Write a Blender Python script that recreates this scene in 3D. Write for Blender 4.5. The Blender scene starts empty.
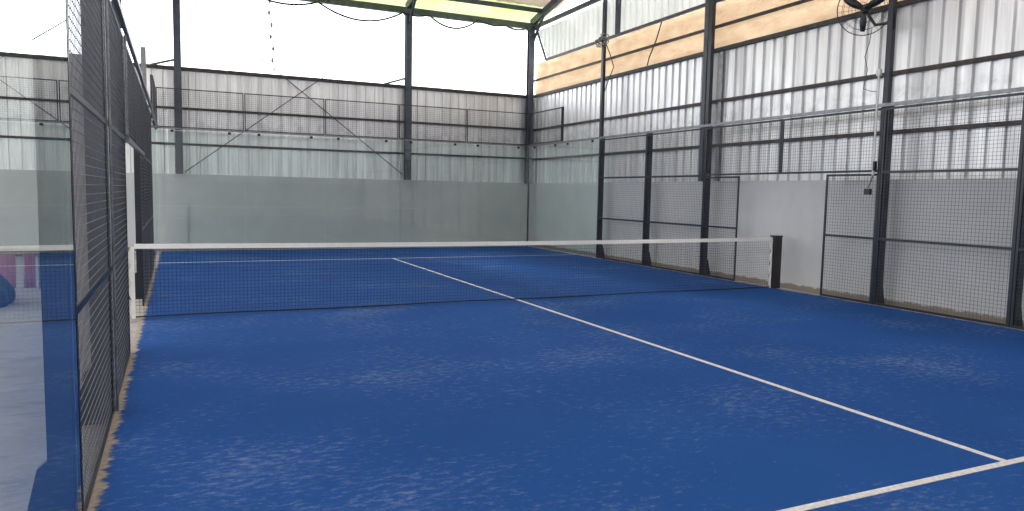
import bpy, bmesh, math, random
from mathutils import Vector, Matrix
random.seed(7)
C = bpy.context.scene
COL = C.collection

# ------------------------------------------------------------------ mesh builder
class MB:
    def __init__(s): s.v = []; s.f = []; s.sm = []
    def add(s, vs, fs, smooth=False):
        b = len(s.v); s.v += [tuple(v) for v in vs]
        for f in fs: s.f.append(tuple(b+i for i in f)); s.sm.append(smooth)
        return s
    def box(s, x0, x1, y0, y1, z0, z1, bev=0.0):
        if bev <= 0:
            vs = [(x, y, z) for z in (z0, z1) for y in (y0, y1) for x in (x0, x1)]
            return s.add(vs, [(0,2,3,1),(4,5,7,6),(0,1,5,4),(2,6,7,3),(0,4,6,2),(1,3,7,5)])
        bm = bmesh.new(); bmesh.ops.create_cube(bm, size=1)
        for v in bm.verts:
            v.co = Vector(((x0+x1)/2+v.co.x*(x1-x0), (y0+y1)/2+v.co.y*(y1-y0), (z0+z1)/2+v.co.z*(z1-z0)))
        bmesh.ops.bevel(bm, geom=bm.edges[:], offset=bev, segments=2, affect='EDGES')
        bm.verts.index_update()
        s.add([v.co.copy() for v in bm.verts], [[v.index for v in f.verts] for f in bm.faces]); bm.free(); return s
    def obox(s, c, sx, sy, sz, M):                     # oriented box
        vs = [Vector(c)+M@Vector((x*sx/2, y*sy/2, z*sz/2)) for z in (-1,1) for y in (-1,1) for x in (-1,1)]
        return s.add(vs, [(0,2,3,1),(4,5,7,6),(0,1,5,4),(2,6,7,3),(0,4,6,2),(1,3,7,5)])
    def beam(s, p0, p1, w, h):                         # rectangular bar, w sideways, h upward
        p0, p1 = Vector(p0), Vector(p1); d = (p1-p0).normalized()
        up = Vector((0,0,1)) if abs(d.z) < .95 else Vector((0,1,0))
        a = d.cross(up).normalized(); b = a.cross(d).normalized()
        vs = [p+a*i*w/2+b*j*h/2 for p in (p0, p1) for i, j in ((-1,-1),(1,-1),(1,1),(-1,1))]
        return s.add(vs, [(3,2,1,0),(4,5,6,7),(0,1,5,4),(1,2,6,5),(2,3,7,6),(3,0,4,7)])
    def tube(s, pts, r, n=8, closed=False, cap=True):
        pts = [Vector(p) for p in pts]; N = len(pts); rings = []; prev = None
        rr = r if isinstance(r, (list, tuple)) else [r]*N
        for i in range(N):
            if closed: d = pts[(i+1) % N]-pts[i-1]
            else: d = pts[min(i+1, N-1)]-pts[max(i-1, 0)]
            d.normalize()
            if prev is None:
                u = Vector((0,0,1)) if abs(d.z) < .9 else Vector((1,0,0)); a = d.cross(u).normalized()
            else: a = (prev-d*prev.dot(d)).normalized()
            prev = a; b = d.cross(a)
            rings.append([pts[i]+(a*math.cos(2*math.pi*k/n)+b*math.sin(2*math.pi*k/n))*rr[i] for k in range(n)])
        vs = [v for R_ in rings for v in R_]; fs = []
        for i in range(N if closed else N-1):
            j = (i+1) % N
            for k in range(n): fs.append((i*n+k, i*n+(k+1) % n, j*n+(k+1) % n, j*n+k))
        s.add(vs, fs, n > 4)
        if cap and not closed: s.add(rings[0], [tuple(range(n))[::-1]]); s.add(rings[-1], [tuple(range(n))])
        return s
    def prism(s, poly, axis, a0, a1):                  # polygon in the two other axes, extruded along axis
        def mk(p, a):
            return {'x': (a, p[0], p[1]), 'y': (p[0], a, p[1]), 'z': (p[0], p[1], a)}[axis]
        n = len(poly); vs = [mk(p, a0) for p in poly]+[mk(p, a1) for p in poly]
        fs = [tuple(range(n))[::-1], tuple(range(n, 2*n))]+[(i, (i+1) % n, n+(i+1) % n, n+i) for i in range(n)]
        return s.add(vs, fs)
    def build(s, name, mat, parent=None, fix=True):
        me = bpy.data.meshes.new(name)
        o = Vector(parent.location) if parent else Vector((0,0,0))
        if parent and parent.parent: o = o+Vector(parent.parent.location)
        me.from_pydata([Vector(v)-o for v in s.v], [], s.f)
        for p, q in zip(me.polygons, s.sm): p.use_smooth = q
        if fix:
            bm = bmesh.new(); bm.from_mesh(me); bmesh.ops.recalc_face_normals(bm, faces=bm.faces[:]); bm.to_mesh(me); bm.free()
        me.materials.append(mat); me.update()
        ob = bpy.data.objects.new(name, me); COL.objects.link(ob)
        if parent: ob.parent = parent
        return ob

def tag(o, label=None, cat=None, group=None, kind=None):
    if label: o['label'] = label
    if cat: o['category'] = cat
    if group: o['group'] = group
    if kind: o['kind'] = kind
    return o
def thing(name, loc, label, cat, group=None):
    o = bpy.data.objects.new(name, None); COL.objects.link(o); o.location = loc; o.empty_display_size = .1
    return tag(o, label, cat, group)
def dup(root, loc, label, rotz=None, mirror=False):
    r = root.copy(); COL.objects.link(r); r.location = loc; r['label'] = label
    if rotz is not None: r.rotation_euler = (0, 0, rotz)
    for ch in list(root.children):
        c = ch.copy(); COL.objects.link(c); c.parent = r
        for g in list(ch.children):
            d = g.copy(); COL.objects.link(d); d.parent = c
    return r

# ------------------------------------------------------------------ materials
def mat(name):
    m = bpy.data.materials.new(name); m.use_nodes = True; nt = m.node_tree; nt.nodes.clear()
    out = nt.nodes.new('ShaderNodeOutputMaterial'); return m, nt, out
def N(nt, t, **kw):
    n = nt.nodes.new('ShaderNode'+t)
    for k, v in kw.items():
        if k in n.inputs: n.inputs[k].default_value = v
        else: setattr(n, k, v)
    return n
def L(nt, a, b): nt.links.new(a, b)
def coords(nt, scale=(1,1,1)):
    g = N(nt, 'NewGeometry'); m = N(nt, 'Mapping'); m.inputs['Scale'].default_value = scale
    L(nt, g.outputs['Position'], m.inputs['Vector']); return m.outputs[0], g
def noise(nt, vec, scale, detail=4, rough=.6):
    n = N(nt, 'TexNoise'); n.inputs['Scale'].default_value = scale; n.inputs['Detail'].default_value = detail; n.inputs['Roughness'].default_value = rough
    L(nt, vec, n.inputs['Vector']); return n.outputs['Fac']
def ramp(nt, fac, stops):
    r = N(nt, 'ValToRGB'); e = r.color_ramp.elements
    for i, (p, c) in enumerate(stops):
        if i > 1: e.new(p)
        e[i].position = p; e[i].color = c if len(c) == 4 else (*c, 1)
    L(nt, fac, r.inputs['Fac']); return r.outputs['Color']
def mix(nt, fac, a, b):
    n = N(nt, 'Mix', data_type='RGBA')
    if hasattr(fac, 'name'): L(nt, fac, n.inputs[0])
    else: n.inputs[0].default_value = fac
    for i, x in ((6, a), (7, b)):
        if hasattr(x, 'name'): L(nt, x, n.inputs[i])
        else: n.inputs[i].default_value = (*x, 1)
    return n.outputs[2]
def math_(nt, op, a, b=None, clamp=False):
    n = N(nt, 'Math', operation=op); n.use_clamp = clamp
    for i, x in ((0, a), (1, b)):
        if x is None: continue
        if hasattr(x, 'name'): L(nt, x, n.inputs[i])
        else: n.inputs[i].default_value = x
    return n.outputs[0]
def simple(name, c1, c2, rough=.5, metal=0, scale=6, vscale=(1,1,1), bump=0, stops=(.35,.7), spec=.5):
    m, nt, out = mat(name); v, _ = coords(nt, vscale)
    f = noise(nt, v, scale); col = ramp(nt, f, [(stops[0], c1), (stops[1], c2)])
    b = N(nt, 'BsdfPrincipled'); L(nt, col, b.inputs['Base Color'])
    b.inputs['Roughness'].default_value = rough; b.inputs['Metallic'].default_value = metal; b.inputs['Specular IOR Level'].default_value = spec
    if bump:
        bp = N(nt, 'Bump'); bp.inputs['Strength'].default_value = bump; bp.inputs['Distance'].default_value = .01
        L(nt, f, bp.inputs['Height']); L(nt, bp.outputs[0], b.inputs['Normal'])
    L(nt, b.outputs[0], out.inputs[0]); return m

M = {}
M['steel'] = simple('dark_blue_black_paint', (.006,.009,.017), (.014,.019,.032), .38, 0, 9)
M['wire'] = simple('weld_mesh_wire', (.035,.038,.052), (.065,.07,.088), .35, 0, 14)
M['galv'] = simple('galvanised_rail', (.16,.165,.18), (.27,.275,.29), .4, .5, 12)
M['greysteel'] = simple('primer_grey_steel', (.04,.048,.07), (.075,.085,.115), .5, 0, 5)
M['eave'] = simple('green_grey_steel', (.045,.065,.055), (.085,.105,.085), .5, 0, 5)
M['rusty'] = simple('weathered_dark_steel', (.03,.025,.025), (.075,.06,.055), .6, .2, 10)
M['lines'] = simple('white_turf_line', (.55,.55,.56), (.8,.8,.8), .85, 0, 40)
M['tape'] = simple('white_net_tape', (.78,.755,.72), (.86,.84,.81), .8, 0, 25)
M['net'] = simple('black_net_cord', (.008,.01,.016), (.015,.018,.025), .7)
M['blackplastic'] = simple('black_plastic', (.01,.01,.012), (.02,.02,.024), .4)
M['whitepipe'] = simple('white_plastic_pipe', (.5,.5,.5), (.68,.68,.68), .4)
M['rope'] = simple('pale_rope', (.45,.4,.38), (.7,.6,.55), .9, 0, 30)
M['pink'] = simple('pink_cloth', (.40,.16,.22), (.48,.24,.29), .8, 0, 3)
M['tarp'] = simple('dark_blue_tarpaulin', (.02,.04,.09), (.04,.07,.13), .6, 0, 4)
M['pale'] = simple('pale_cement', (.42,.4,.42), (.55,.53,.55), .85, 0, 5, bump=.2)
M['clamp'] = simple('dark_clamp', (.02,.02,.02), (.05,.05,.05), .4, .5)
M['plinth'] = simple('cement_pedestal', (.37,.39,.385), (.43,.45,.44), .8, 0, 3)

# painted masonry wall: grey paint, faint blotches and dirt towards a ragged foot line
def wall_mat():
    m, nt, out = mat('grey_painted_plaster'); v, g = coords(nt)
    a = noise(nt, v, 1.1, 5, .65); v2, _ = coords(nt, (1, 1, .25)); b2 = noise(nt, v2, 7, 4)
    col = ramp(nt, a, [(.3, (.45,.455,.47)), (.72, (.53,.535,.55))])
    col = mix(nt, math_(nt, 'MULTIPLY', ramp(nt, b2, [(.5,(0,0,0)), (.8,(1,1,1))]), .3), col, (.42,.42,.43))
    s = N(nt, 'SeparateXYZ'); L(nt, g.outputs['Position'], s.inputs[0])
    k = math_(nt, 'ADD', s.outputs['Z'], math_(nt, 'MULTIPLY', noise(nt, v, 9, 5), -.10))
    col = mix(nt, ramp(nt, k, [(-.0, (1,1,1)), (.022, (0,0,0))]), col, (.22,.19,.16))
    b = N(nt, 'BsdfPrincipled'); L(nt, col, b.inputs['Base Color']); b.inputs['Roughness'].default_value = .8
    L(nt, b.outputs[0], out.inputs[0]); return m
M['wall'] = wall_mat()

def turf_mat():
    m, nt, out = mat('blue_artificial_turf'); v, g = coords(nt)
    big = noise(nt, v, .35, 4, .6)
    col = ramp(nt, big, [(.3, (.014,.066,.25)), (.7, (.021,.090,.32))])
    fine = noise(nt, v, 160, 3, .7)
    col = mix(nt, math_(nt, 'MULTIPLY', ramp(nt, fine, [(.4,(0,0,0)), (.75,(1,1,1))]), .45), col, (.02,.085,.30))
    # sand worked up by play: streaky scuffs gathered in patches
    vs, _ = coords(nt, (1, 2.0, 1)); st = noise(nt, vs, 11, 9, .76)
    va, _ = coords(nt, (1.0, 1.3, 1)); patch = noise(nt, va, .55, 3, .55)
    sc = ramp(nt, math_(nt, 'ADD', math_(nt, 'MULTIPLY', patch, .36), math_(nt, 'MULTIPLY', st, .80)), [(.615,(0,0,0)), (.75,(1,1,1))])
    col = mix(nt, math_(nt, 'MULTIPLY', sc, .5), col, (.25,.31,.46))
    # sand banked along the two long edges, with ragged fingers
    s = N(nt, 'SeparateXYZ'); L(nt, g.outputs['Position'], s.inputs[0]); X = s.outputs['X']
    vr, _ = coords(nt, (1.5, 4, 1)); rg = noise(nt, vr, 1.7, 9, .85)
    wob = math_(nt, 'MULTIPLY', math_(nt, 'SUBTRACT', rg, .5), .28)
    e1 = math_(nt, 'ADD', X, wob); e2 = math_(nt, 'ADD', math_(nt, 'SUBTRACT', 10.0, X), wob)
    vsand = noise(nt, v, 30, 4)
    sand = ramp(nt, vsand, [(.35,(.36,.31,.26)), (.7,(.5,.45,.39))])
    col = mix(nt, ramp(nt, e1, [(.035,(1,1,1)), (.06,(0,0,0))]), col, sand)
    col = mix(nt, ramp(nt, e2, [(.03,(1,1,1)), (.06,(0,0,0))]), col, sand)
    b = N(nt, 'BsdfPrincipled'); L(nt, col, b.inputs['Base Color']); b.inputs['Roughness'].default_value = .85
    b.inputs['Specular IOR Level'].default_value = .06
    bp = N(nt, 'Bump'); bp.inputs['Strength'].default_value = .5; bp.inputs['Distance'].default_value = .01
    L(nt, fine, bp.inputs['Height']); L(nt, bp.outputs[0], b.inputs['Normal'])
    L(nt, b.outputs[0], out.inputs[0]); return m
M['turf'] = turf_mat()

def concrete_mat():
    m, nt, out = mat('worn_concrete'); v, _ = coords(nt); a = noise(nt, v, .9, 7, .65)
    col = ramp(nt, a, [(.3,(.3,.29,.28)), (.55,(.42,.41,.4)), (.75,(.5,.49,.48))])
    v2, _ = coords(nt, (1, 3, 1)); c = noise(nt, v2, 1.6, 6, .7)
    col = mix(nt, math_(nt, 'MULTIPLY', ramp(nt, c, [(.52,(0,0,0)), (.62,(1,1,1))]), .5), col, (.17,.165,.165))
    b = N(nt, 'BsdfPrincipled'); L(nt, col, b.inputs['Base Color']); b.inputs['Roughness'].default_value = .7
    L(nt, b.outputs[0], out.inputs[0]); return m
M['concrete'] = concrete_mat()

def metal_mat(name, vax):
    m, nt, out = mat(name)
    v, g = coords(nt, (3, 3, .35)); a = noise(nt, v, 1.6, 5, .6)
    v1, _ = coords(nt); bl = noise(nt, v1, 1.4, 6, .7)
    col = ramp(nt, a, [(.3,(.64,.64,.66)), (.7,(.92,.92,.93))])
    vp, _ = coords(nt, (7, 7, .12)); pn = noise(nt, vp, 1.0, 3, .7)      # oxidised streaks running down the sheets
    col = mix(nt, math_(nt, 'MULTIPLY', ramp(nt, pn, [(.46,(0,0,0)), (.66,(1,1,1))]), .42), col, (.42,.415,.42))
    # band of darker blotches across the sheets at about 3.1 m
    s = N(nt, 'SeparateXYZ'); L(nt, g.outputs['Position'], s.inputs[0])
    band = ramp(nt, math_(nt, 'ABSOLUTE', math_(nt, 'SUBTRACT', s.outputs['Z'], 3.12)), [(.1,(1,1,1)), (.24,(0,0,0))])
    sm = noise(nt, v1, 5, 5, .7)
    f = math_(nt, 'MULTIPLY', band, ramp(nt, sm, [(.45,(0,0,0)), (.7,(1,1,1))]))
    col = mix(nt, math_(nt, 'MULTIPLY', f, .55), col, (.3,.31,.33))
    lo = ramp(nt, math_(nt, 'ADD', s.outputs['Z'], math_(nt, 'MULTIPLY', sm, -.35)), [(.0,(1,1,1)), (1.0,(0,0,0))])
    b = N(nt, 'BsdfPrincipled'); L(nt, col, b.inputs['Base Color']); b.inputs['Metallic'].default_value = .6
    L(nt, ramp(nt, bl, [(.3,(.36,.36,.36)), (.7,(.44,.44,.44))]), b.inputs['Roughness'])
    tr = N(nt, 'BsdfTranslucent'); L(nt, col, tr.inputs['Color'])
    L(nt, b.outputs[0], out.inputs[0]); return m
M['metal'] = metal_mat('corrugated_zinc', 'y')

def translucent(name, c1, c2, tr, scale=1.5, bump=.0, vscale=(1,1,1)):
    m, nt, out = mat(name); v, _ = coords(nt, vscale); a = noise(nt, v, scale, 6, .65)
    col = ramp(nt, a, [(.32, c1), (.68, c2)])
    d = N(nt, 'BsdfDiffuse'); t = N(nt, 'BsdfTranslucent'); L(nt, col, d.inputs[0]); L(nt, col, t.inputs[0])
    if bump:
        bp = N(nt, 'Bump'); bp.inputs['Strength'].default_value = bump; bp.inputs['Distance'].default_value = .05
        L(nt, a, bp.inputs['Height']); L(nt, bp.outputs[0], d.inputs['Normal']); L(nt, bp.outputs[0], t.inputs['Normal'])
    mx = N(nt, 'MixShader'); mx.inputs[0].default_value = tr
    L(nt, d.outputs[0], mx.inputs[1]); L(nt, t.outputs[0], mx.inputs[2]); L(nt, mx.outputs[0], out.inputs[0]); return m
M['shade'] = translucent('tan_shade_sheet', (.80,.64,.49), (.91,.81,.66), .52, 2.2, 1.0, (1, 1, 2))
M['white_fibre'] = translucent('white_fibreglass', (.80,.81,.79), (.90,.90,.88), .55, 1.2)
M['roof_green'] = translucent('green_fibreglass', (.70,.78,.48), (.84,.88,.66), .6, 1.2)
M['roof_tan'] = translucent('cream_fibreglass', (.72,.64,.55), (.82,.75,.64), .42, 1.2)
M['metal_back'] = M['metal']

def glass_mat():
    m, nt, out = mat('tempered_glass')
    fr = N(nt, 'Fresnel'); fr.inputs['IOR'].default_value = 1.5; g = N(nt, 'NewGeometry')
    F = fr.outputs[0]
    R2 = math_(nt, 'DIVIDE', math_(nt, 'MULTIPLY', F, 2.0), math_(nt, 'ADD', F, 1.0))
    fac = math_(nt, 'MULTIPLY', R2, math_(nt, 'SUBTRACT', 1.0, g.outputs['Backfacing']))
    t = N(nt, 'BsdfTransparent'); t.inputs[0].default_value = (.925,.955,.945,1)
    gl = N(nt, 'BsdfGlossy'); gl.inputs['Roughness'].default_value = 0.0; gl.inputs['Color'].default_value = (.96,.98,.97,1)
    mx = N(nt, 'MixShader'); L(nt, fac, mx.inputs[0]); L(nt, t.outputs[0], mx.inputs[1]); L(nt, gl.outputs[0], mx.inputs[2])
    L(nt, mx.outputs[0], out.inputs[0]); return m
M['glass'] = glass_mat()

# ------------------------------------------------------------------ the hall
XR, YB, XL, YF = 10.35, 10.6, -9.0, -12.5
EAVE = 6.62; SL = .205
b = MB(); b.box(XL, XR+.15, YF, YB+.15, -.2, -.03)
tag(b.build('floor', M['concrete']), 'worn pale concrete floor slab around the court', kind='structure')
b = MB(); b.box(XL, XR+.15, YB, YB+.15, -.03, 1.9)
tag(b.build('wall_back', M['wall']), 'grey painted low masonry wall across the far end', kind='structure')
b = MB(); b.box(XR, XR+.15, YF, YB, -.03, 1.9)
tag(b.build('wall_right', M['wall']), 'grey painted low masonry wall along the right side', kind='structure')

b = MB(); b.box(XL, XR, YF-.15, YF, -.03, 1.9)
tag(b.build('wall_front', M['wall']), 'grey painted low masonry wall across the near end', kind='structure')

# corrugated sheeting: trapezoid ribs, run along u, standing in z
def corrugated(b, axis, plane, u0, u1, z0, z1, out=1, pitch=.25, depth=.045, th=.004, cut=None):
    prof = []; u = u0
    while u < u1-1e-6:
        for du, d in ((0,0), (.150,0), (.166,1), (.234,1)):
            if u+du < u1: prof.append((u+du, d*depth))
        u += pitch
    prof.append((u1, 0))
    vs = []; fs = []
    for (uu, d) in prof:
        jog = .0
        zz0 = z0 if cut is None else cut(uu)
        for z in (zz0, z1+jog):
            for t in (0, th):
                p = plane+out*d+out*t
                vs.append((p, uu, z) if axis == 'x' else (uu, p, z))
    for i in range(len(prof)-1):
        a = i*4; c = a+4
        fs += [(a, c, c+2, a+2), (a+1, a+3, c+3, c+1), (a+2, c+2, c+3, a+3), (a, a+1, c+1, c)]
    b.add(vs, fs); return b
b = MB(); corrugated(b, 'y', YB+.065, XL, XR+.06, 1.902, 4.5, 1)
tag(b.build('metal_cladding', M['metal']), 'silver corrugated metal sheeting above the far grey wall', 'metal sheeting')
b = MB(); corrugated(b, 'y', YF-.065, XL, XR+.06, 1.902, 4.5, -1)
tag(b.build('metal_cladding', M['metal']), 'silver corrugated metal sheeting above the near end wall behind the viewer', 'metal sheeting')
b = MB(); corrugated(b, 'x', XR+.065, YF, YB+.06, 1.902, 4.55, 1)
tag(b.build('metal_cladding', M['metal']), 'tall silver corrugated metal sheeting above the right grey wall', 'metal sheeting')
b = MB(); corrugated(b, 'x', XR+.09, -11, 10.45, 5.5, 6.5, 1, cut=lambda u: 5.5 if u < 9.75 else min(6.5, 5.5+(u-9.75)/.7*1.0), depth=.06)
tag(b.build('fibreglass_cladding', M['white_fibre']), 'upper strip of white corrugated sheeting under the right eave above the tan sheet', 'metal sheeting')

# tan translucent sheet band between the two runs of metal on the right
b = MB(); ny, nz = 120, 6; vs = []; fs = []
for i in range(ny+1):
    for j in range(nz+1):
        y = YF+(10.72-YF)*i/ny; z = 4.58+.97*j/nz
        vs.append((XR+.19+.02*math.sin(y*2.1+j)+.012*math.sin(y*5.3-j*1.7), y, z+(.02*math.sin(y*3.1) if j == 0 else 0)))
for i in range(ny):
    for j in range(nz): a = i*(nz+1)+j; fs.append((a, a+nz+1, a+nz+2, a+1))
b.add(vs, fs, True)
o = b.build('shade_sheet', M['shade'], fix=False); tag(o, 'tan translucent tarpaulin sheet glowing above the right metal sheeting', 'tarpaulin')
md = o.modifiers.new('solid', 'SOLIDIFY'); md.thickness = .004

# girts
def bar(name, p0, p1, w, h, m, label, cat='steel beam', group=None):
    return tag(MB().beam(p0, p1, w, h).build(name, m), label, cat, group)
for z, word in ((2.65, 'lowest'), (3.54, 'middle')):
    bar('steel_girt', (XL, YB+.03, z), (XR-.05, YB+.03, z), .05, .055, M['rusty'], f'{word} dark horizontal girt across the far metal sheeting')
    bar('steel_girt', (XR+.03, YF, z-.03), (XR+.03, YB-.05, z-.03), .05, .06, M['rusty'], f'{word} dark horizontal girt along the right metal sheeting')
bar('steel_girt', (XL, YB+.03, 4.52), (XR-.05, YB+.03, 4.52), .07, .09, M['rusty'], 'dark girt along the top edge of the far metal sheeting')
bar('steel_girt', (XR+.03, YF, 4.53), (XR+.03, YB-.05, 4.53), .07, .075, M['rusty'], 'dark girt along the top edge of the right metal sheeting')
bar('steel_girt', (XR+.03, YF, 5.0), (XR+.03, YB-.05, 5.0), .05, .055, M['rusty'], 'dark rail running across the tan sheet on the right')
bar('steel_girt', (XR+.03, YF, 5.52), (XR+.03, 9.78, 5.52), .05, .06, M['greysteel'], 'dark rail under the upper corrugated strip on the right')
bar('steel_post', (XR+.03, 5.95, 5.55), (XR+.03, 5.95, 6.5), .10, .10, M['greysteel'], 'short dark upright in front of the upper corrugated strip', 'steel post')
bar('steel_brace', (XR+.03, 10.42, 6.5), (XR+.03, 9.76, 5.5), .05, .05, M['greysteel'], 'slanting dark edge bar closing the upper corrugated strip by the corner', 'steel brace')
bar('flashing_strip', (XR+.03, 2.08, 1.9), (XR+.03, 2.08, 4.48), .03, .10, M['galv'], 'grey vertical flashing strip on the right metal sheeting beside a column', 'flashing')

# columns
def column(x, y, s, ztop, label, ped=True):
    t = thing('steel_column', (x, y, 1.9), label, 'column', 'columns of the hall')
    b = MB()                                            # H section, seen as flange plates and web
    z0 = 1.9
    b.box(x-s/2, x+s/2, y-s/2, y-s/2+.022, z0, ztop).box(x-s/2, x+s/2, y+s/2-.022, y+s/2, z0, ztop).box(x-.02, x+.02, y-s/2+.02, y+s/2-.02, z0, ztop)
    b.build('shaft', M['greysteel'], t)
    MB().box(x-s*.75, x+s*.75, y-s*.75, y+s*.6, ztop-.02, ztop+.02).build('cap_plate', M['greysteel'], t)
    if ped: MB().box(x-.17, x+.17, YB-.035, YB, -.03, 1.08, .008).build('pedestal', M['wall'], t)
    return t
ycol = YB-.12
for x, lab in ((-5.6, 'dark steel column of the far wall outside the left fence'), (.5, 'dark steel column of the far wall nearest the left fence'),
               (6.4, 'dark steel column in the middle of the far wall'), (10.22, 'dark steel column in the far right corner of the hall')):
    t = column(x, ycol, .17, 6.5, lab)
for y, lab in ((2.42, 'dark steel column against the right wall behind the tall fence pole'), (-5.1, 'dark steel column against the right wall nearest the near end')):
    t = thing('steel_column', (XR-.09, y, 1.9), lab, 'column', 'columns of the hall')
    s = .11; x = XR-.07
    MB().box(x-s/2, x-s/2+.02, y-s/2, y+s/2, 1.9, 6.5).box(x+s/2-.02, x+s/2, y-s/2, y+s/2, 1.9, 6.5).box(x-s/2+.02, x+s/2-.02, y-.02, y+.02, 1.9, 6.5).build('shaft', M['greysteel'], t)
    MB().box(x-.1, x+.08, y-.1, y+.1, 6.48, 6.52).build('cap_plate', M['greysteel'], t)

# roof: eave beam, ties, rafters, purlins, sheets
bar('eave_beam', (XL, YB-.1, 6.60), (XR+.1, YB-.1, 6.60), .12, .17, M['eave'], 'green grey eave beam spanning the top of the far opening', 'roof beam')
bar('eave_beam', (XR-.02, YF, 6.58), (XR-.02, YB-.1, 6.58), .08, .11, M['greysteel'], 'dark tie beam along the top of the right wall', 'roof beam')
def roof_z(y): return 6.72+SL*(YB-y) if y > 0 else 6.72+SL*YB+SL*y
for i, x in enumerate((XR-.05, 6.4, .5, -5.6)):
    lab = ['sloping rafter above the right wall', 'sloping rafter above the middle far column', 'sloping rafter above the left far column', 'sloping rafter outside the left fence'][i]
    t = thing('roof_rafter', (x, 0, roof_z(0)), 'dark '+lab, 'rafter', 'rafters of the roof')
    MB().beam((x, YB, roof_z(YB)), (x, 0, roof_z(0)), .12, .2).beam((x, 0, roof_z(0)), (x, YF, roof_z(YF)), .12, .2).build('rafter_beam', M['greysteel'], t)
    MB().beam((x, YB-.1, 6.15), (x, YB-.75, roof_z(YB-.75)-.08), .06, .06).build('knee_brace', M['greysteel'], t)
names = 'first second third fourth fifth sixth seventh eighth'.split()
for i, y in enumerate((9.9, 8.4, 7.0, 5.6, 4.2, 2.8, 1.4, .15)):
    z = roof_z(y)+.07
    bar('roof_purlin', (XL, y, z), (XR+.1, y, z), .06, .12, M['eave'], f'{names[i]} roof purlin from the far eave', 'purlin', 'purlins of the roof')
for i, y in enumerate((-1.6, -3.4, -5.2, -7, -8.8, -10.6)):
    z = roof_z(y)+.07
    bar('roof_purlin', (XL, y, z), (XR+.1, y, z), .06, .12, M['eave'], f'{names[i]} roof purlin on the near slope behind the ridge', 'purlin', 'purlins of the roof')
def sheet(y0, y1, name, m, label):
    b = MB(); n = int((XR+.4-XL)/.08); vs = []; fs = []
    for i in range(n+1):
        x = XL+(XR+.4-XL)*i/n; h = .012*math.sin(x*2*math.pi/.32)
        vs += [(x, y0, roof_z(y0)+.18+h), (x, y1, roof_z(y1)+.18+h)]
    for i in range(n): fs.append((2*i, 2*i+2, 2*i+3, 2*i+1))
    b.add(vs, fs, True); o = b.build(name, m, fix=False)
    md = o.modifiers.new('solid', 'SOLIDIFY'); md.thickness = .003
    return tag(o, label, kind='structure')
sheet(9.86, 11.1, 'ceiling', M['roof_green'], 'yellow green translucent roof sheets along the far eave')
sheet(0, 9.88, 'ceiling', M['roof_tan'], 'cream translucent roof sheets of the far slope')
sheet(YF, 0, 'ceiling', M['roof_tan'], 'cream translucent roof sheets of the near slope')

# X bracing between the first two far columns
for p0, p1, lab in (((.62, YB-.02, 1.95), (6.3, YB-.02, 6.3), 'thin brace rod rising to the right across the far wall'),
                    ((6.27, YB-.05, 2.05), (.62, YB-.05, 6.35), 'thin brace rod rising to the left across the far wall')):
    tag(MB().tube([p0, p1], .013, 6).build('brace_rod', M['greysteel']), lab, 'brace rod')
tag(MB().beam((6.36, YB-.06, 4.75), (5.75, YB-.02, 4.55), .04, .05).build('steel_brace', M['greysteel']), 'short slanting strut beside the middle far column at the sheeting top', 'steel brace')
tag(MB().beam((.46, YB-.06, 4.72), (-.1, YB-.02, 4.55), .04, .05).build('steel_brace', M['greysteel']), 'short slanting strut beside the left far column at the sheeting top', 'steel brace')

# hanging cord, looping cables and pale straps in the far opening
pts = [(2.67+.02*math.sin(k*1.1)+.012*k/2, YB-.12, 6.5-k*.1) for k in range(20)]
t = thing('knotted_rope', (2.7, YB-.12, 4.6), 'thin knotted grey rope hanging in the far opening', 'rope')
MB().tube(pts, .011, 5).build('cord_line', M['clamp'], t)
for k in range(1, 19, 3):
    p = Vector(pts[k]); MB().tube([p+Vector((0,0,.06)), p, p-Vector((0,0,.06))], [.015,.045,.015], 6).build('knot', M['galv'], t)
def swag(pts, r, lab, name='electric_cable', m='blackplastic'):
    out = []
    for (a, c, sag) in pts:
        a, c = Vector(a), Vector(c)
        for i in range(10):
            q = i/10; p = a.lerp(c, q); p.z -= sag*4*q*(1-q); out.append(p)
    out.append(Vector(pts[-1][1])); return tag(MB().tube(out, r, 6).build(name, M[m]), lab, 'cable')
yc = YB-.22
swag([((2.2,yc,6.52),(3.9,yc,6.5),.16), ((3.9,yc,6.5),(6.2,yc,6.5),.34)], .026, 'black cable sagging below the far eave left of the middle column')
swag([((6.2,yc-.03,6.5),(6.95,yc-.03,6.52),.06), ((6.95,yc-.03,6.52),(8.45,yc-.03,6.56),.3), ((8.45,yc-.03,6.56),(9.3,yc-.03,6.5),.07), ((9.3,yc-.03,6.5),(10.05,yc-.03,6.5),.08)], .026, 'black cable sagging below the far eave right of the middle column')
swag([((-1.5,yc-.03,6.5),(.5,yc-.03,6.5),.2), ((.5,yc-.03,6.5),(2.15,yc-.03,6.5),.12)], .022, 'black cable sagging below the far eave above the left fence')
for x0, x1, lab in ((6.0, 6.22, 'pale pink strap hanging beside the middle far column'), (9.6, 10.0, 'pale pink strap hanging beside the corner column')):
    tag(MB().tube([(x0, YB-.1, 6.45), (x0+.06, YB-.1, 6.0), (x1, YB-.1, 5.5), (x1-.01, YB-.1, 4.58)], .014, 5).build('hanging_strap', M['rope']), lab, 'strap')
# cables over the tan sheet
def cable(pts, r, lab): return tag(MB().tube(pts, r, 6).build('electric_cable', M['blackplastic']), lab, 'cable')
cable([(XR+.0, 4.1, 5.47), (XR-.02, 4.25, 5.1), (XR-.02, 4.5, 4.75), (XR-.02, 4.57, 4.57)], .014, 'thin dark cable slanting across the tan sheet')

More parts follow.
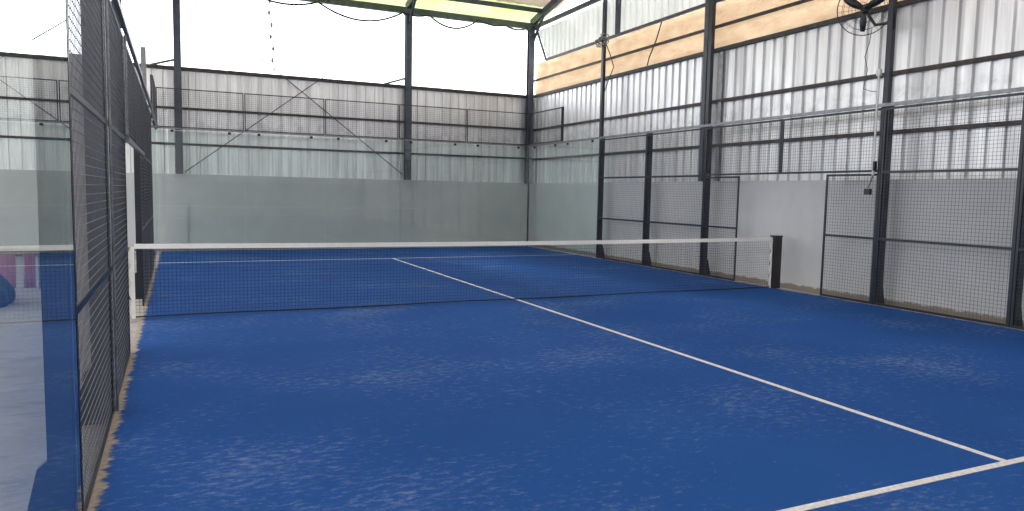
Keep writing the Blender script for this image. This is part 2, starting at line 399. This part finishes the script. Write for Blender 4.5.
# ------------------------------------------------------------------ the court floor
turf = thing('artificial_turf', (5, 0, -.02), 'blue sanded artificial turf of the padel court', 'artificial turf')
b = MB(); b.box(0, 10, -10, 10, -.029, 0); b.build('turf_carpet', M['turf'], turf)
MB().box(.03, 9.97, 6.925, 6.975, .0005, .004).build('service_line', M['lines'], turf)
MB().box(.03, 9.97, -7.0, -6.95, .0005, .004).build('service_line', M['lines'], turf)
MB().box(4.975, 5.025, -6.95, 6.925, .0005, .004).build('centre_line', M['lines'], turf)

# ------------------------------------------------------------------ enclosure parts
def wires(b, axis, plane, u0, u1, z0, z1, pitch=.05, r=.0021):
    def P(u, z, o=0): return (plane+o, u, z) if axis == 'x' else (u, plane+o, z)
    def w(p, q):
        p, q = Vector(p), Vector(q); d = (q-p).normalized(); a = Vector((1,0,0)) if axis == 'x' else Vector((0,1,0)); c = d.cross(a)
        vs = [e+a*r*math.cos(t)+c*r*math.sin(t) for e in (p, q) for t in (0, 2*math.pi/5, 4*math.pi/5, 6*math.pi/5, 8*math.pi/5)]
        b.add(vs, [(i, (i+1) % 5, 5+(i+1) % 5, 5+i) for i in range(5)], True)
    n = round((u1-u0)/pitch); m = round((z1-z0)/pitch)
    for i in range(1, n): w(P(u0+(u1-u0)*i/n, z0), P(u0+(u1-u0)*i/n, z1))
    for j in range(1, m): w(P(u0, z0+(z1-z0)*j/m, .003), P(u1, z0+(z1-z0)*j/m, .003))
    return b
def mesh_panel(side, u0, u1, z0, z1, label, bars=(), plane=None, axis='x', name='mesh_panel', frame=.035):
    g = .006 if axis == 'x' else 0
    if plane is None: plane = 10.0 if side == 'right' else 0.0
    loc = (plane, (u0+u1)/2, z0) if axis == 'x' else ((u0+u1)/2, plane, z0)
    t = thing(name, loc, label, 'mesh panel', 'weld mesh panels of the court fence')
    f = frame/2
    def bx(b, a0, a1, c0, c1):
        return b.box(plane-.008, plane+.008, a0, a1, c0, c1) if axis == 'x' else b.box(a0, a1, plane-.008, plane+.008, c0, c1)
    b = MB(); bx(b, u0, u0+frame, z0, z1); bx(b, u1-frame, u1, z0, z1); bx(b, u0+frame, u1-frame, z0, z0+frame); bx(b, u0+frame, u1-frame, z1-frame, z1)
    b.build('panel_frame', M['steel'], t)
    for z in bars:
        b = MB(); bx(b, u0+frame, u1-frame, z-f, z+f); b.build('crossbar', M['steel'], t)
    wires(MB(), axis, plane, u0+frame/2, u1-frame/2, z0+frame/2, z1-frame/2).build('wire_mesh', M['wire'], t, fix=False)
    return t

def make_post(side, y, label, ztop=3.0, pole=None, wy=.12, wx=.10, pmat=None):
    sg = 1 if side == 'right' else -1
    x0 = 10.012 if side == 'right' else -.012
    xa, xb = sorted((x0, x0+sg*wx))
    t = thing('fence_post', (x0+sg*wx/2, y, -.03), label, 'post', 'posts of the court fence')
    MB().box(xa, xb, y-wy/2, y+wy/2, -.018, ztop, .004).build('post_shaft', M['steel'], t)
    xe = x0+sg*wx; MB().prism([(xe, -.018), (xe+sg*.12, -.018), (xe+sg*.045, .31), (xe, .35)], 'y', y-.03, y+.03).build('gusset', M['steel'], t)
    xa2, xb2 = sorted((x0+sg*.01, xe+sg*.13)); MB().box(xa2, xb2, y-.10, y+.10, -.03, -.018).build('base_plate', M['steel'], t)
    if pole: MB().beam((x0+sg*.02, y, ztop), (x0+sg*.02, y, pole), .08, .085).build('light_pole', pmat or M['steel'], t)
    return t
posts_r = [(6, 'dark fence post between right side glass and right mesh, pole rising with cable coil', 6.5),
           (4, 'dark fence post second along the right mesh from the far corner', None),
           (2, 'dark fence post with tall pole in front of the right wall column', 6.6),
           (-2, 'dark fence post carrying the wall fan on its tall pole', 6.6),
           (-4, 'dark fence post at the right edge of the photo', None)]
for y, lab, pl in posts_r: make_post('right', y, lab, 3.0, pl, .15 if y == -2 else .12)
posts_l = [(6, 'dark left fence post with tall pole nearest the far end', None), (4, 'dark left fence post second from the far end, short pale pole on top', 3.85), (2, 'dark left fence post just beyond the left doorway', None),
           (-2, 'dark left fence post with tall pole just before the doorway', 6.6), (-4, 'dark left fence post midway along the near left mesh', None),
           (-5.85, 'dark left fence post behind the edge of the near glass wall', None)]
for y, lab, pl in posts_l: make_post('left', y, lab, 3.0, pl, pmat=M['galv'] if y == 4 else M['steel'])
for y, z0, lab in ((-3.93, .0, 'added pale strip standing for the lit edge of the left fence post nearest the glass'), (-1.93, 2.05, 'added pale strip standing for the lit upper edge of the left doorway post')):
    tag(MB().tube([(.024, y, z0), (.024, y, 2.95)], .011, 8).build('lit_edge_strip', M['galv']), lab, 'pipe')  # pale tubes added to stand for light catching the post edges

def pole_tint(): pass
def side_fence(side, spans, word):
    pw = .05
    for (a, c, z0, z1, bars, lab) in spans:
        mesh_panel(side, a+.004, c-.004, z0, z1, lab, bars)
R_sp = [(4, 6, .003, 2.95, (1.0, 2.0), 'right mesh panel next to the far side glass'),
        (2, 4, .003, 2.95, (1.0, 2.0), 'right mesh panel just left of the tall double column'),
        (1.0, 2, .003, 1.98, (1.0,), 'narrow right mesh panel on the far side of the right doorway'),
        (0, 2, 2.0, 2.95, (), 'right overhead mesh panel above the far half of the right doorway'),
        (-2, 0, 2.0, 2.95, (), 'right overhead mesh panel above the near half of the right doorway'),
        (-2, -1.0, .003, 1.98, (1.0,), 'narrow right mesh panel between doorway and fan post'),
        (-4, -2, .003, 2.95, (1.0, 2.0), 'wide right mesh panel between fan post and photo edge'),
        (-6, -4, .003, 2.95, (1.0, 2.0), 'right mesh panel beyond the right edge of the photo')]
side_fence('right', R_sp, 'right')
L_sp = [(4, 6, .003, 2.95, (1.0, 2.0), 'left mesh panel nearest the far end'),
        (2, 4, .003, 2.95, (1.0, 2.0), 'left mesh panel second from the far end'),
        (1.0, 2, .003, 1.98, (1.0,), 'narrow left mesh panel beyond the left doorway'),
        (0, 2, 2.0, 2.95, (), 'left overhead mesh panel above the far half of the left doorway'),
        (-2, 0, 2.0, 2.95, (), 'left overhead mesh panel above the near half of the left doorway'),
        (-4, -2, .003, 2.95, (1.0, 2.0), 'left mesh panel just before the left doorway'),
        (-5.82, -4, .003, 2.95, (1.0, 2.0), 'left mesh panel beside the near glass wall')]
side_fence('left', L_sp, 'left')
# top rails
bar('top_rail', (9.964, -6, 2.985), (9.964, 9.95, 2.985), .036, .05, M['galv'], 'grey tube rail along the top of the right fence', 'rail')
bar('top_rail', (.036, -6, 2.985), (.036, 9.95, 2.985), .036, .05, M['galv'], 'grey tube rail along the top of the left fence', 'rail')
bar('top_rail', (.0, 10.01, 2.99), (10.0, 10.01, 2.99), .04, .03, M['galv'], 'thin grey rail on top of the far glass wall', 'rail')
bar('lintel_rail', (0.03, -2, 2.0), (0.03, 1.5, 2.0), .03, .04, M['galv'], 'light bar over the left doorway', 'rail')

# mesh extensions above the far glass, 3 m to 4 m
for i in range(5):
    word = ['leftmost', 'second from the left', 'middle', 'second from the right', 'rightmost'][i]
    mesh_panel('back', i*2+.01, i*2+1.99, 3.01, 3.95, f'{word} mesh panel on top of the far glass wall', (), plane=10.01, axis='y', name='mesh_panel', frame=.025)
mesh_panel('right', 8.0, 9.98, 3.02, 3.95, 'upper mesh panel on top of the right corner glass', ())
mesh_panel('left', 8.0, 9.98, 3.02, 3.95, 'upper mesh panel on top of the far left corner glass', ())

# glass panels
def glass(axis, plane, u0, u1, label, z1=2.95):
    loc = (plane, (u0+u1)/2, 0) if axis == 'x' else ((u0+u1)/2, plane, 0)
    t = thing('glass_panel', loc, label, 'glass panel', 'tempered glass panels of the court')
    th = .006; b = MB()
    if axis == 'x': b.box(plane-th, plane+th, u0+.004, u1-.004, .004, z1)
    else: b.box(u0+.004, u1-.004, plane-th, plane+th, .004, z1)
    b.build('glass_pane', M['glass'], t)
    for u in (u0+.35, u1-.35):
        c = MB()
        if axis == 'x': c.box(plane-.02, plane+.02, u-.035, u+.035, z1-.05, z1+.01, .004)
        else: c.box(u-.035, u+.035, plane-.02, plane+.02, z1-.05, z1+.01, .004)
        c.build('clamp', M['clamp'], t)
    return t
for i in range(5):
    word = ['leftmost', 'second from the left', 'middle', 'second from the right', 'rightmost'][i]
    glass('y', 10.01, i*2, i*2+2, f'{word} clear pane of the far glass wall')
glass('x', 10.0, 8, 9.99, 'right side glass pane against the far corner'); glass('x', 10.0, 6.0, 8, 'right side glass pane next to the mesh')
glass('x', 0.0, 8, 9.99, 'left side glass pane against the far corner'); glass('x', 0.0, 6.0, 8, 'far left side glass pane next to the mesh')
glass('x', 0.0, -8, -5.82, 'near left glass pane reflecting the net and far wall'); glass('x', 0.0, -10, -8, 'near left glass pane beside the camera at the left photo edge')
for x, lab in ((10.03, 'thin dark upright in the far right glass corner'), (-.03, 'thin dark upright in the far left glass corner')):
    tag(MB().box(x-.02, x+.02, 10.03, 10.07, -.03, 3.97).build('corner_post', M['steel']), lab, 'post')
for y, x in ((8.0, 10.03), (8.0, -.03)):
    tag(MB().box(x-.018, x+.018, y-.018, y+.018, 3.01, 3.96).build('corner_post', M['steel']), 'short dark upright ending the upper mesh on the %s side' % ('right' if x > 5 else 'left'), 'post')

# ------------------------------------------------------------------ net
net = thing('padel_net', (5, 0, 0), 'black padel net with white top tape stretched across the court', 'net')
def ztop(x): return .895-.02*math.sin(math.pi*x/10)
b = MB(); x0, x1 = -.04, 9.9
nx = 222; nzr = 19
def nw(b, pts, r):
    b.tube(pts, r, 4, cap=False)
for i in range(nx+1):
    x = x0+(x1-x0)*i/nx; nw(b, [(x, 0, .03), (x, 0, ztop(x)-.04)], .0016)
for j in range(nzr+1):
    q = j/nzr; nw(b, [(x0+(x1-x0)*k/12, 0, .03+(ztop(x0+(x1-x0)*k/12)-.07)*q) for k in range(13)], .0016)
b.build('net_mesh', M['net'], net, fix=False)
MB().tube([(x0+(x1-x0)*k/24, 0, .024+.006*math.sin(k*.8)) for k in range(25)], .009, 6).build('bottom_cord', M['net'], net)
b = MB()
for k in range(24):
    xa, xb = x0+(x1-x0)*k/24, x0+(x1-x0)*(k+1)/24; za, zb = ztop(xa), ztop(xb)
    xa_, xb_ = xa, xb+(.0 if k < 23 else 0)
    b.add([(xa,-.008,za-.058),(xa,.008,za-.058),(xa,.008,za),(xa,-.008,za),(xb,-.008,zb-.058),(xb,.008,zb-.058),(xb,.008,zb),(xb,-.008,zb)],
          [(0,1,5,4),(1,2,6,5),(2,3,7,6),(3,0,4,7)]+([(0,3,2,1)] if k == 0 else [])+([(4,5,6,7)] if k == 23 else []))
b.build('top_tape', M['tape'], net)
# scalloped lacing bands at both ends
def lace(x, sgn, amp, w, nm):
    b = MB(); n = 40; vs = []
    for k in range(n+1):
        z = .006+.855*k/n; e = amp*abs(math.sin(math.pi*4*k/n))
        for xx in (x, x+sgn*(w+e)):
            for yy in (-.012, .012): vs.append((xx, yy, z))
    fs = []
    for k in range(n):
        a = 4*k; fs += [(a, a+1, a+5, a+4), (a+2, a+6, a+7, a+3), (a, a+4, a+6, a+2), (a+1, a+3, a+7, a+5)]
    fs += [(0, 2, 3, 1), (4*n, 4*n+1, 4*n+3, 4*n+2)]
    b.add(vs, fs); return b.build(nm, M['tape'], net)
lace(-.04, -1, .032, .034, 'end_band'); lace(9.9, -1, .025, .012, 'end_band')
for x, lab in ((10.0, 'black square net post with cap at the right doorway'), (-.19, 'black square net post at the left doorway')):
    t = thing('net_post', (x, 0, 0), lab, 'net post', 'net posts')
    w = .065 if x > 5 else .045
    b = MB(); b.box(x-w-.015, x+w, -.07, .07, 0.0, .905, .006); b.build('post_sleeve', M['blackplastic'], t)
    MB().box(x-w-.022, x+w+.006, -.078, .078, .905, .93, .004).build('post_cap', M['blackplastic'], t)
    for z in ((.25,.45,.65,.83) if x > 5 else ()):
        MB().tube([(x-w-.02, -.02, z), (x-w-.03, 0, z+.01), (9.905, 0, z)], .005, 5).build('lashing', M['net'], t)

# ------------------------------------------------------------------ wall fan on the pole at y=-2
FC = Vector((9.93, -1.59, 4.46)); fn = Vector((-.86, -.42, -.28)).normalized()
fu = (Vector((0,0,1))-fn*fn.z).normalized(); fr_ = fu.cross(fn).normalized()
def fp(a, r, d=0): return FC+fr_*(r*math.cos(a))+fu*(r*math.sin(a))+fn*d
fan = thing('caged_fan', (9.86, -1.47, 4.1), 'black caged industrial fan mounted high on the fence pole', 'fan')
cg = MB()
for r, d, wr in ((.385, 0, .008), (.30, .055, .003), (.2, .075, .003), (.1, .085, .003), (.31, -.07, .003), (.2, -.1, .003)):
    cg.tube([fp(2*math.pi*k/40, r, d) for k in range(40)], wr, 6, closed=True)
for k in range(24):
    a = 2*math.pi*k/24
    cg.tube([fp(a, .04, .09), fp(a, .2, .078), fp(a, .3, .055), fp(a, .385, 0)], .0016, 4, cap=False)
    cg.tube([fp(a, .07, -.11), fp(a, .2, -.1), fp(a, .31, -.07), fp(a, .385, 0)], .0016, 4, cap=False)
cg.build('fan_cage', M['blackplastic'], fan)
for k in range(3):
    a = math.radians(-95+120*k); b = MB(); vs = []; n = 6
    for i in range(n+1):
        q = i/n; r = .04+.29*q; w = .02+.035*math.sin(math.pi*min(1, q*.75+.12))
        for s in (-1, 1):
            for h in (-.003, .003): vs.append(fp(a, r, h+s*w*.45)+(fp(a+math.pi/2, w, 0)-FC)*s)
    fs = []
    for i in range(n):
        o_ = 4*i; fs += [(o_, o_+4, o_+6, o_+2), (o_+1, o_+3, o_+7, o_+5), (o_, o_+1, o_+5, o_+4), (o_+2, o_+6, o_+7, o_+3)]
    fs += [(0, 2, 3, 1), (4*n, 4*n+1, 4*n+3, 4*n+2)]
    b.add(vs, fs, True).build('fan_blade', M['blackplastic'], fan)
MB().tube([FC+fn*.05, FC-fn*.02, FC-fn*.05, FC-fn*.18, FC-fn*.2], [.03,.045,.07,.07,.045], 16).build('fan_motor', M['blackplastic'], fan)
MB().tube([FC-fn*.18, FC-fn*.24+Vector((0,0,-.1)), Vector((10.0,-1.75,4.2)), Vector((10.05,-1.92,4.2)), Vector((10.08,-1.97,4.2))], .022, 8).build('fan_bracket', M['blackplastic'], fan)
MB().box(10.02, 10.05, -2.06, -1.945, 4.08, 4.32, .004).build('mounting_plate', M['blackplastic'], fan)
cable([(9.97,-1.72,4.15), (9.98,-1.68,3.95), (9.97,-1.62,3.75), (9.985,-1.67,3.55), (9.98,-1.64,3.38), (9.985,-1.62,3.27), (9.99,-1.75,3.22), (9.985,-1.9,3.19)], .005, 'thin cable dangling from the fan to the white conduit')
# conduit with socket box
t = thing('electrical_conduit', (9.96, -1.9, 1.7), 'white cable conduit on the fan post with dark switch box below', 'conduit')
MB().tube([(9.955, -1.9, 1.95), (9.955, -1.9, 3.45)], .016, 10).build('pipe', M['whitepipe'], t)
MB().box(9.93, 9.985, -1.935, -1.865, 3.42, 3.52, .006).build('junction_box', M['whitepipe'], t)
MB().tube([(9.955, -1.9, 1.95), (9.955, -1.87, 1.85), (9.955, -1.83, 1.76)], .007, 6).build('lead', M['blackplastic'], t)
MB().box(9.93, 9.98, -1.885, -1.775, 1.66, 1.75, .006).build('switch_box', M['blackplastic'], t)
MB().beam((9.955, -1.925, 2.02), (9.955, -1.925, 2.16), .05, .03).build('strap_knot', M['blackplastic'], t)

# cable coil tied to the far right pole
CC = Vector((10.0, 5.93, 5.33)); coil = MB()
for k in range(5):
    rx = .2+.04*math.sin(k*2.3); rz = .09+.025*math.cos(k*1.7); off = Vector((-.03*k*.3, .05*math.sin(k*1.9), .05*math.cos(k*2.7)))
    coil.tube([CC+off+Vector((-.04+.05*math.sin(3*a+k), rx*math.cos(a), rz*math.sin(a))) for a in [2*math.pi*i/28 for i in range(28)]], .012, 6, closed=True)
t = thing('cable_coil', CC, 'grey coil of cable tied high on the far right pole', 'cable coil')
coil.build('coil_loops', M['galv'], t)
MB().tube([CC+Vector((0,-.08,-.08)), CC+Vector((.02,-.24,-.35)), CC+Vector((.1,-.3,-.65)), CC+Vector((.0,-.22,-1.0)), CC+Vector((.0,-.02,-1.3)), CC+Vector((.02,.03,-1.7)), CC+Vector((.0,.02,-2.3))], .012, 6).build('hanging_end', M['blackplastic'], t)

# ------------------------------------------------------------------ outside the left fence
tag(MB().box(-.55, -.235, -2.75, -2.45, -.03, 2.62, .01).build('cement_pillar', M['pale']), 'pale cement pillar standing outside the near left mesh', 'pillar')
# two pink cloths hung over a low rail, and a tarpaulin heap
def cloth(xa, xb, y, zt, lab):
    b = MB(); n = 24; vs = []; fs = []
    for i in range(n+1):
        x = xa+(xb-xa)*i/n
        for j, z in enumerate((.0, .18, .36, zt)):
            vs.append((x, y+.01*math.sin(i*1.1+j*.5), z))
    for i in range(n):
        for j in range(3): a = i*4+j; fs.append((a, a+4, a+5, a+1))
    b.add(vs, fs, True); o = b.build('hanging_cloth', M['pink'], fix=False); md = o.modifiers.new('solid', 'SOLIDIFY'); md.thickness = .008
    return tag(o, lab, 'cloth', 'pink cloths outside the left glass')
t = thing('drying_rail', (-2.0, 3.45, -.03), 'low metal rail outside the left glass holding pink cloths', 'rail')
MB().tube([(-2.9, 3.45, .5), (-1.5, 3.45, .5)], .018, 8).build('rail_bar', M['galv'], t)
for x in (-2.9, -1.5): MB().tube([(x, 3.45, -.03), (x, 3.45, .51)], .02, 8).build('rail_leg', M['galv'], t)
cloth(-2.7, -1.8, 3.395, .52, 'wide pink cloth hanging on the rail outside the left glass')
cloth(-1.7, -1.55, 3.395, .52, 'narrow pink cloth hanging beside the wide one outside the left glass')
b = MB(); bm = bmesh.new(); bmesh.ops.create_icosphere(bm, subdivisions=4, radius=1)
vs = []
for v in bm.verts:
    c = v.co; k = 1+.08*math.sin(5*c.x+2*c.y)+.06*math.sin(7*c.y+3*c.z)
    vs.append((-1.98+c.x*.42*k, 1.95+c.y*.45*k, max(-.03, .08+c.z*.34*k)))
b.add(vs, [[v.index for v in f.verts] for f in bm.faces], True); bm.free()
tag(b.build('tarpaulin_heap', M['tarp']), 'dark blue tarpaulin heap on the concrete outside the left glass', 'tarpaulin')

# ------------------------------------------------------------------ daylight
w = bpy.data.worlds.new('sky'); C.world = w; w.use_nodes = True; nt = w.node_tree; nt.nodes.clear()
tc = nt.nodes.new('ShaderNodeTexCoord'); sp = nt.nodes.new('ShaderNodeSeparateXYZ'); rp = nt.nodes.new('ShaderNodeValToRGB')
bg = nt.nodes.new('ShaderNodeBackground'); ow = nt.nodes.new('ShaderNodeOutputWorld')
L(nt, tc.outputs['Generated'], sp.inputs[0]); L(nt, sp.outputs['Z'], rp.inputs[0])
e = rp.color_ramp.elements; e[0].position = .0; e[0].color = (.30,.30,.29,1); e[1].position = .03; e[1].color = (.93,.96,1,1)
x = e.new(1.0); x.color = (.9,.95,1,1)
L(nt, rp.outputs[0], bg.inputs[0]); bg.inputs['Strength'].default_value = 2.2; L(nt, bg.outputs[0], ow.inputs[0])
s = bpy.data.lights.new('sun', 'SUN'); s.energy = 2.0; s.angle = math.radians(12); s.color = (1,.95,.86)
so = bpy.data.objects.new('sun', s); COL.objects.link(so)
so.rotation_euler = (math.radians(28), math.radians(24), 0)

# ------------------------------------------------------------------ camera
P, (yaw, pit, rol), F = Vector((.43154, -9.58409, 1.57545)), (.433809, -.0857019, .0195812), 723.499
f = Vector((math.sin(yaw)*math.cos(pit), math.cos(yaw)*math.cos(pit), math.sin(pit)))
rt = f.cross(Vector((0,0,1))).normalized(); up = rt.cross(f); c, s_ = math.cos(rol), math.sin(rol)
r2 = c*rt+s_*up; u2 = -s_*rt+c*up
cam = bpy.data.cameras.new('camera'); co = bpy.data.objects.new('camera', cam); COL.objects.link(co)
Mx = Matrix((r2, u2, -f)).transposed().to_4x4(); Mx.translation = P; co.matrix_world = Mx
cam.sensor_width = 36; cam.lens = F/1024*36; cam.clip_start = .02; cam.clip_end = 200
C.camera = co
C.view_settings.view_transform = 'Standard'; C.view_settings.look = 'None'; C.view_settings.gamma = 1
C.view_settings.use_curve_mapping = False; C.view_settings.exposure = 0.85
